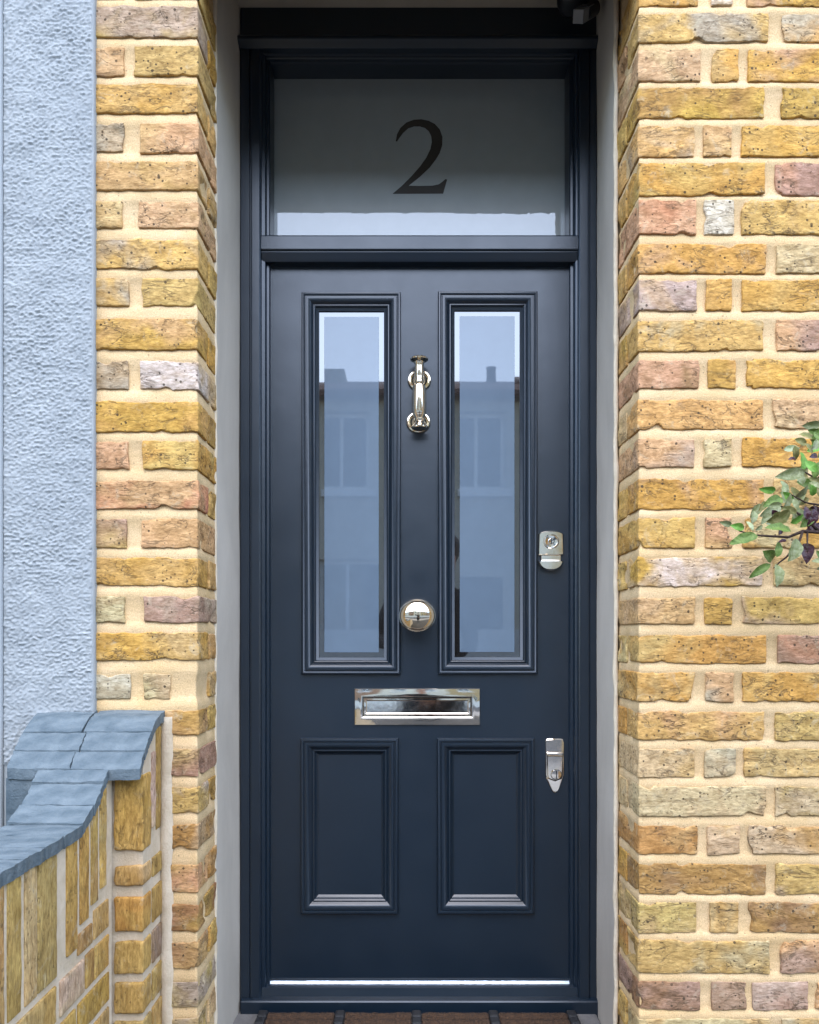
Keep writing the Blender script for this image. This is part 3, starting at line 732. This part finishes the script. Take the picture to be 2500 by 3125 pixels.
low = [(1643,1712)]+[(1681+38*math.cos(math.radians(a)), 1712+30*math.sin(math.radians(-a))) for a in range(-170, -9, 16)]+[(1719,1712)]
# the pull: a lip that stands out from the door below the plate
pull = outline_plate(MB(), pxs(low, YL-.012), YL+.001, YL-.018, .004, .005).build('finger_pull', M_CHROME, lock, auto=25)
MB().bbox(X(1650, YL), X(1712, YL), YL-.006, YL+.001, Z(1712, YL), Z(1694, YL), .002).build('pull_neck', M_CHROME, lock)
# mortice escutcheon
esc = [(1664,2262),(1667,2256),(1674,2254),(1711,2254),(1718,2256),(1721,2262),(1721,2368),(1718,2376),(1704,2412),(1700,2417),(1694,2419),(1688,2417),(1684,2412),(1667,2376),(1664,2368)]
es = outline_plate(MB(), pxs(esc), YL+.001, YL-.004, .003, .002).build('escutcheon', M_CHROME, D, auto=25); tag(es, 'pointed chrome keyhole cover')
cov = [(1668,2304),(1717,2304),(1717,2366),(1714,2376),(1693,2384),(1671,2376),(1668,2366)]
outline_plate(MB(), pxs(cov), YL-.003, YL-.0075, .004, .003).build('swing_cover', M_CHROME, es, auto=25)
MB().bbox(X(1667, YL), X(1718, YL), YL-.0095, YL-.003, Z(2306, YL), Z(2294, YL), .003).build('hinge_bar', M_CHROME, es)
sc_ = W(1696, 2362, YL)
MB().lathe([(.0145,.006),(.0145,.0095),(.0125,.0115),(.004,.0118)], sc_[:], 'y', 28, 1, .95).build('screw', M_CHROME, es, auto=35)
MB().box(sc_.x-.0011, sc_.x+.0011, YL-.0123, YL-.0105, sc_.z-.010, sc_.z+.010).build('screw_slot', M_BLACK, es)
# letter plate
lp = R(1082, 1465, 2101, 2213)
lpl = MB().sweep(*lp, [(0,-.001),(0,.003),(.0015,.005),(.012,.0085),(.0195,.0095),(.0215,.0085),(.0225,.004),(.0225,-.004)], YL).build('letter_plate', M_CHROME, D, auto=30); tag(lpl, 'polished letter plate with hinged flap')
fl = hole(lp, .0232)
m = MB().sweep(*fl, [(0,-.003),(0,.004),(.002,.0062),(.006,.0070),(.0075,.0058),(.0085,.0052)], YL)
q = hole(fl, .0085); m.add([(q[0], YL-.0052, q[2]), (q[1], YL-.0052, q[2]), (q[1], YL-.0052, q[3]), (q[0], YL-.0052, q[3])], [(0,1,2,3)])
m.build('flap', M_CHROME, lpl, auto=30)

# ------------------------------------------------------------------ camera under the lintel
sc0 = W(1752, 12, 1.80)
sl = thing('security_camera', 'small dark security camera with pale end under the lintel', 'camera', (sc0.x, 1.80, Z(-20, 1.80)))
MB().lathe([(.020,-.022),(.034,-.014),(.040,.0),(.040,.03),(.038,.05)], (sc0.x, 1.80, Z(2, 1.80)), 'z', 28).build('dome', M_DARKPL, sl, auto=40)
d = (W(1722, 76, 1.74)-W(1800, 30, 1.80)).normalized(); c0 = W(1800, 30, 1.80)
m = MB(); m.tube([c0+d*(-.02), c0+d*.030], [.0175, .0175], 20); m.build('barrel', M_DARKPL, sl, auto=40)
m = MB(); m.tube([c0+d*.004, c0+d*.058], [.0185, .0185], 4); m.build('lens_hood', M_GREYPL, sl, auto=40)

# ------------------------------------------------------------------ door mat
mat_ = thing('door_mat', 'brown coir bar mat with black rubber links on the step', 'mat', (X(1275, 1.8), 1.74, GZ))
def coir_material():
    m, t, p = newmat('coir'); tc = N(t, 'ShaderNodeTexCoord'); v = tc.outputs['Object']
    mp = N(t, 'ShaderNodeMapping'); mp.inputs['Scale'].default_value = (1, 1, .25); t.links.new(v, mp.inputs['Vector'])
    t.links.new(ramp(t, noise_t(t, mp.outputs[0], 180, 6, .7), .3, .7, (.010,.005,.003,1), (.085,.042,.018,1)), p.inputs['Base Color'])
    setin(p, Roughness=.9); bump(t, p, noise_t(t, mp.outputs[0], 320, 4, .7), .9, .004); return m
M_COIR = coir_material()
for r_ in range(8):
    yy = 1.862-r_*.034
    for a, b_ in ((812, 1018), (1052, 1256), (1288, 1494), (1526, 1736)):
        xa, xb = X(a, 1.84), X(b_, 1.84); V = []; Fc = []; nx, na = 60, 9
        for i in range(nx+1):
            x = xa+(xb-xa)*i/nx
            for k in range(na):
                th = math.pi*k/(na-1); rr = .0145+noise.noise(Vector((x*70, k*1.3, r_+a)))*.003+noise.noise(Vector((x*260, k*3, r_)))*.003
                if i in (0, nx): rr *= .8
                V.append((x, yy-rr*1.0*math.cos(th), GZ+.001+rr*.95*math.sin(th)))
        for i in range(nx):
            for k in range(na-1): Fc.append((i*na+k, i*na+k+1, (i+1)*na+k+1, (i+1)*na+k))
        Fc.append(tuple(range(na))); Fc.append(tuple(range(nx*na, nx*na+na))[::-1])
        obj('coir_bar', V, Fc, M_COIR, mat_, True)
    for cxp in (796, 1035, 1272, 1510, 1752):
        MB().bbox(X(cxp-15, 1.84), X(cxp+15, 1.84), yy-.0165, yy+.0165, GZ+.0005, GZ+.017, .005).build('rubber_link', M_BLACK, mat_)

# ------------------------------------------------------------------ shrub at the right
def leaf_material(name, c0, c1, rough=.5):
    m, t, p = newmat(name); tc = N(t, 'ShaderNodeTexCoord'); v = tc.outputs['Object']
    t.links.new(ramp(t, noise_t(t, v, 110, 5, .65), .36, .64, rgba(c0), rgba(c1)), p.inputs['Base Color'])
    setin(p, Roughness=rough); p.inputs['Specular IOR Level'].default_value = .28
    bump(t, p, noise_t(t, v, 90, 3), .6, .005)
    return m
LM = dict(g=leaf_material('leaf_green', (.070,.125,.018), (.15,.215,.045)), b=leaf_material('leaf_bright', (.10,.24,.03), (.16,.32,.05)), o=leaf_material('leaf_olive', (.12,.13,.03), (.25,.22,.08)),
          w=leaf_material('leaf_sky_sheen', (.21,.26,.10), (.38,.40,.24)), p=leaf_material('leaf_purple', (.028,.008,.012), (.055,.016,.02), .22), k=leaf_material('leaf_grey', (.14,.165,.05), (.28,.29,.15)), n=leaf_material('bark', (.03,.018,.014), (.06,.035,.025), .8))  # the pale whitish leaf colour has the sky's sheen painted in
sh = thing('shrub', 'leafy shrub with green and purple leaves before the right brick wall', 'shrub', (X(2720, 1.36), 1.36, 0))
def SP(zx, zy, Y): return W(2150+zx/3.594, 1250+zy/3.594, Y)
def leaf_(zx, zy, ln, ang, mat, wid=.5, Y=None, tilt=None, curl=None):
    Y = Y or random.uniform(1.33, 1.44)
    c = SP(zx, zy, Y); L = 1.0*ln/3.594*Y/F; Wd = L*wid
    n = 9; V = []; Fc = []; curl = random.uniform(.1, .28) if curl is None else curl; tilt = random.uniform(-.6, .6) if tilt is None else tilt
    yawt = random.uniform(-.45, .45)
    ph = random.uniform(0, 6)
    rot = Matrix.Rotation(-math.radians(ang), 3, 'Y') @ Matrix.Rotation(tilt, 3, 'X') @ Matrix.Rotation(yawt, 3, 'Z')
    for i in range(n+1):
        u = i/n; half = Wd*.5*(math.sin(math.pi*min(1, u**.80))**.75 if 0 < u < 1 else 0.03)
        for s_ in (-1, -.5, 0, .5, 1):
            fold = abs(s_)*half*.35
            wv = math.sin(u*17+ph+s_*2)*L*.024*abs(s_)
            V.append(c+rot @ Vector(((u-.5)*L, -fold+curl*L*(u-.5)**2*2+wv, s_*half)))
    for i in range(n):
        for k in range(4): a = i*5+k; Fc.append((a, a+1, a+6, a+5))
    obj('leaf', V, Fc, LM[mat], sh, True)
LEAVES = [(1180,170,200,190,'k'),(1130,290,190,150,'o'),(1060,350,170,165,'o'),(1075,560,220,85,'b',.55),(965,540,120,200,'p',.4),(1200,510,130,200,'p'),(950,710,320,190,'k',.42),(1150,820,250,160,'g'),(1190,880,150,100,'b'),
 (700,880,200,175,'b',.42),(880,850,170,110,'w'),(870,930,210,80,'w'),(1000,920,180,120,'o'),(1080,900,170,60,'k'),(760,1010,260,205,'g'),(570,1110,190,230,'k'),(540,1180,160,250,'w',.55),(740,1110,270,205,'w'),(830,1180,310,200,'o'),
 (820,1300,340,185,'g',.36),(240,1250,160,165,'k',.42),(370,1285,170,170,'b'),(500,1270,130,110,'w'),(430,1420,310,190,'g',.42),(715,1600,190,150,'g',.75),(810,1530,180,80,'g',.5),(610,1765,270,212,'g',.34),(810,1820,260,268,'k',.52),
 (985,1540,290,240,'k',.6),(1130,1560,270,265,'p',.5),(1060,1150,190,120,'k'),(1180,1190,220,250,'p',.6),(1210,1310,220,200,'p',.6),(1000,1190,150,70,'g'),(1060,1010,170,200,'o'),(1240,650,200,70,'g'),(1250,350,200,60,'w'),(930,1100,170,160,'o'),
 (860,1440,110,200,'p',.4),(1120,1130,160,90,'p'),(680,1190,170,230,'k'),(1220,780,160,150,'o'),(640,1060,150,230,'o'),(920,1000,190,60,'k'),(1230,1120,170,130,'p'),(1150,420,150,130,'o'),(600,1300,90,220,'k'),(1210,240,150,170,'g'),(760,1240,150,190,'w')]
for l in LEAVES: leaf_(*l[:5], *(l[5:6] or (.5,)))
for k in range(26):
    leaf_(random.uniform(780, 1290), random.uniform(250, 1330), random.uniform(110, 190), random.uniform(0, 360), random.choice('ggoowkkbp'), random.uniform(.45, .62))
for k in range(70):
    zx = random.uniform(1260, 2300); zy = random.uniform(100, 1900)
    leaf_(zx, zy, random.uniform(150, 300), random.uniform(0, 360), random.choice('ggobwkkp'), random.uniform(.4, .6), random.uniform(1.25, 1.47))
def stem(pts, r0, r1, name='twig'):
    P = [SP(a, b, y) for a, b, y in pts]; n = len(P)
    m = MB(); m.tube(P, [r0+(r1-r0)*i/(n-1) for i in range(n)], 7); m.build(name, LM['n'], sh, True)
stem([(2060,5200,1.36),(2050,4000,1.36),(2000,2800,1.37),(1900,1900,1.38),(1750,1200,1.38),(1650,400,1.39),(1600,-100,1.40)], .011, .003, 'trunk')
stem([(1850,1700,1.38),(1500,1420,1.39),(1258,1345,1.39),(1080,1335,1.39),(920,1400,1.39),(560,1380,1.38),(380,1330,1.38)], .005, .0012)
stem([(1258,1340,1.39),(1120,1200,1.39),(1000,1120,1.38),(840,1060,1.38),(700,1000,1.38)], .003, .001)
stem([(1080,1335,1.39),(1040,1450,1.38),(900,1620,1.38),(820,1680,1.38),(760,1740,1.38)], .0025, .001)
stem([(1720,1100,1.38),(1400,1080,1.38),(1250,1045,1.39),(1110,1020,1.39),(950,930,1.39)], .003, .001)
stem([(1690,800,1.38),(1420,820,1.39),(1250,770,1.39),(1110,690,1.40),(1000,650,1.40)], .003, .001)
stem([(1660,500,1.39),(1400,420,1.40),(1200,330,1.40),(1100,250,1.40)], .003, .001)
stem([(1130,1350,1.39),(1130,1450,1.38),(1130,1560,1.37)], .002, .001)

# ------------------------------------------------------------------ across the street (seen only in the glass and the polished metal)
M_TILE = mottled('brown_roof_tile', (.10,.055,.04), (.18,.10,.07), 8, .9, 40, .8, .02, stretch=(1, 1, 4))
M_HB = [mottled('far_yellow_brick', (.30,.22,.11), (.40,.30,.17), 14, .9), mottled('far_white_render', (.55,.54,.52), (.62,.61,.58), 3, .9), mottled('far_brown_brick', (.22,.13,.09), (.31,.19,.12), 14, .9), mottled('far_cream_render', (.50,.46,.38), (.56,.52,.44), 3, .9)]
M_WHITEP = mottled('white_joinery', (.70,.70,.69), (.78,.78,.77), 5, .5)
M_WGLASS = plain('window_glass', (.02,.022,.025), .08, .6)
def far_house(x0, x1, k, lab, eave, ridge):
    h = thing('terraced_house', lab, 'house', ((x0+x1)/2, -10.5, 0), 'houses across the street')
    holes = []
    wn = []
    Wd = x1-x0
    for (u, z0_, z1_, ww) in ((.30, .95, 2.45, 1.5), (.28, 3.62, 4.95, 1.0), (.74, 3.62, 4.95, 1.0)):
        c = x0+Wd*u; holes.append((c-ww/2, c+ww/2, z0_, min(z1_, eave-.25)))
    dr = (x0+Wd*.74-.45, x0+Wd*.74+.45, .0, 2.15)
    plate(x0, x1, 0, eave, -9.3, -9.0, holes+[dr]).build('wall', M_HB[k % 4], h)
    MB().box(x0+.02, x1-.02, -14, -9.31, 0, eave-.02).build('body', M_HB[k % 4], h)
    for q in holes:
        f = plate(q[0]+.002, q[1]-.002, q[2]+.002, q[3]-.002, -9.2, -9.12, [(q[0]+.08, (q[0]+q[1])/2-.03, q[2]+.08, q[3]-.08), ((q[0]+q[1])/2+.03, q[1]-.08, q[2]+.08, q[3]-.08)]).build('window', M_WHITEP, h)
        MB().box(q[0]+.08, q[1]-.08, -9.19, -9.17, q[2]+.08, q[3]-.08).build('pane', M_WGLASS, f)
        MB().box(q[0]-.08, q[1]+.08, -9.0, -8.9, q[2]-.12, q[2]-.002).build('sill', M_WHITEP, f)
    MB().box(dr[0]+.002, dr[1]-.002, -9.2, -9.14, .02, dr[3]-.002).build('door', M_PAINT, h)
    rf = MB().prism([(-8.75, eave-.05), (-11.8, ridge), (-14.6, eave-.05), (-14.6, eave-.15), (-11.8, ridge-.14), (-8.75, eave-.15)], 'x', x0, x1).build('roof', M_TILE, h)
    if k in (0, 1, 5): MB().box(x1-.5, x1+.2, -12.1, -11.4, ridge-.6, ridge+.9).build('chimney', M_HB[k % 4], rf)
    if k == 3:
        MB().box(-1.95, -1.25, -12.2, -11.5, ridge-.5, ridge+.16).build('chimney', M_HB[0], rf)
        MB().lathe([(.10, 0), (.09, .28), (.11, .30)], (1.75, -11.8, ridge-.02), 'z', 12).build('chimney_pot', M_TILE, rf)
    MB().box(x0, x1, -8.2, -8.05, 0, 1.25).build('front_wall', M_HB[1], h)
labs = ['yellow brick', 'white rendered', 'brown brick', 'cream rendered', 'yellow brick', 'brown brick', 'white rendered']
side = ['far left of the row', 'left of the row', 'second from centre', 'opposite the door', 'right of centre', 'near the right end', 'at the right end']
for k in range(7):
    far_house(-17.5+5*k, -12.5+5*k-.01, [0, 1, 2, 3, 0, 2, 1][k], labs[k]+' house across the street, '+side[k], 5.3, 6.4+.12*(k % 3))

# ------------------------------------------------------------------ the photographer, mirrored in the letter plate, knob and panes
def photographer():
    J = dict(pel=(.15,-.42,.88,.145), wst=(.15,-.42,1.02,.135), chs=(.15,-.42,1.22,.155), nk0=(.15,-.42,1.37,.075), nk=(.15,-.41,1.43,.052), hd=(.15,-.39,1.50,.082), hd2=(.15,-.39,1.60,.085), hd3=(.15,-.40,1.665,.05),
             ls=(-.02,-.42,1.33,.062), le=(-.10,-.34,1.09,.047), lw=(-.045,-.13,1.07,.032), lh=(-.035,-.075,1.075,.026), rs=(.32,-.42,1.33,.062), re=(.37,-.38,1.06,.047), rw=(.18,-.235,.83,.032), rh=(.12,-.215,.80,.028),
             lhip=(.06,-.42,.80,.090), lk=(.05,-.40,.46,.062), la=(.05,-.43,.09,.042), lt=(.03,-.29,.04,.035), rhip=(.24,-.42,.80,.090), rk=(.25,-.40,.46,.062), ra=(.26,-.43,.09,.042), rt=(.28,-.29,.04,.035))
    E = ['pel wst','wst chs','chs nk0','nk0 nk','nk hd','hd hd2','hd2 hd3','chs ls','ls le','le lw','lw lh','chs rs','rs re','re rw','rw rh','pel lhip','lhip lk','lk la','la lt','pel rhip','rhip rk','rk ra','ra rt']
    # fingers
    for sd, hx, sg, hy, hz in (('l', -.035, 1, 0, 0), ('r', .12, -1, -.14, -.273)):
        for q, (dz, ln) in enumerate(((.018,.060),(.006,.066),(-.006,.062),(-.018,.050))):
            J[sd+'f%da' % q] = (hx+sg*.012,-.052+hy,1.073+dz+hz,.0085); J[sd+'f%db' % q] = (hx+sg*(.012+ln*.5),-.042+hy,1.072+dz+hz,.008); J[sd+'f%dc' % q] = (hx+sg*(.012+ln*.8),-.055+hy,1.071+dz+hz,.007)
            E += ['%sh %sf%da' % (sd, sd, q), '%sf%da %sf%db' % (sd, q, sd, q), '%sf%db %sf%dc' % (sd, q, sd, q)]
        J[sd+'t1'] = (hx+sg*.008,-.070+hy,1.105+hz,.010); J[sd+'t2'] = (hx+sg*.030,-.066+hy,1.118+hz,.009); E += ['%sh %st1' % (sd, sd), '%st1 %st2' % (sd, sd)]
    names = list(J); o0 = Vector((.15, -.42, 0))
    me = bpy.data.meshes.new('person'); me.from_pydata([Vector(J[k][:3])-o0 for k in names], [tuple(names.index(a) for a in e.split()) for e in E], [])
    o = bpy.data.objects.new('person', me); C.objects.link(o); o.location = o0
    md_ = o.modifiers.new('skin', 'SKIN'); md_.use_smooth_shade = True
    for k, sv in zip(names, me.skin_vertices[0].data): sv.radius = (J[k][3], J[k][3]); sv.use_root = (k == 'pel')
    sb = o.modifiers.new('sub', 'SUBSURF'); sb.levels = 1; sb.render_levels = 1
    dg = bpy.context.evaluated_depsgraph_get(); ev = o.evaluated_get(dg); m2 = bpy.data.meshes.new_from_object(ev)
    o.modifiers.clear(); o.data = m2; m2.materials.clear()
    for c_, nm in (((.008,.008,.010), 'dark_coat'), ((.50,.29,.21), 'skin'), ((.03,.035,.05), 'dark_trousers'), ((.02,.02,.02), 'shoes')): m2.materials.append(plain(nm, c_, .8, .3))
    for p in m2.polygons:
        c_ = p.center; h = c_.z; p.use_smooth = True
        p.material_index = 1 if h > 1.40 or (c_.y > .29 and h > .9) or (c_.y > .185 and .74 < h < .86) else 2 if .10 < h < .86 else 3 if h <= .10 else 0
    tag(o, 'person in dark coat holding up a phone, mirrored in the letter plate', 'person'); ORG[o] = o0
    # hair and face
    hb = MB(); hb.lathe([(.070,-.03),(.094,.02),(.100,.07),(.094,.110),(.070,.14),(.03,.150)], (.15,-.438,1.552), 'z', 20); hb.build('hair', plain('dark_hair', (.03,.02,.015), .7), o, auto=60)
    MB().lathe([(.205,.46),(.200,.60),(.190,.74),(.176,.86),(.158,.98)], (.15,-.42,0), 'z', 28).build('coat_skirt', m2.materials[0], o, auto=50)
    for sx in (-.032, .032): MB().lathe([(.004,-.008),(.011,-.004),(.012,.003),(.006,.009)], (.15+sx,-.312,1.575), 'z', 10).build('eye', plain('eye', (.05,.04,.03), .2), o)
    MB().add([(.15,-.312,1.585),(.137,-.308,1.545),(.163,-.308,1.545),(.15,-.285,1.548)], [(0,1,3),(0,3,2),(1,2,3),(0,2,1)]).build('nose', m2.materials[1], o)
    MB().bbox(.126,.174,-.312,-.300,1.513,1.524,.004).build('mouth', plain('lips', (.35,.14,.12), .5), o)
    ph = MB().bbox(-.020,.090,-.062,-.054,1.035,1.11,.004).build('phone', M_BLACK); tag(ph, 'black phone held by the person facing the door', 'phone')
photographer()
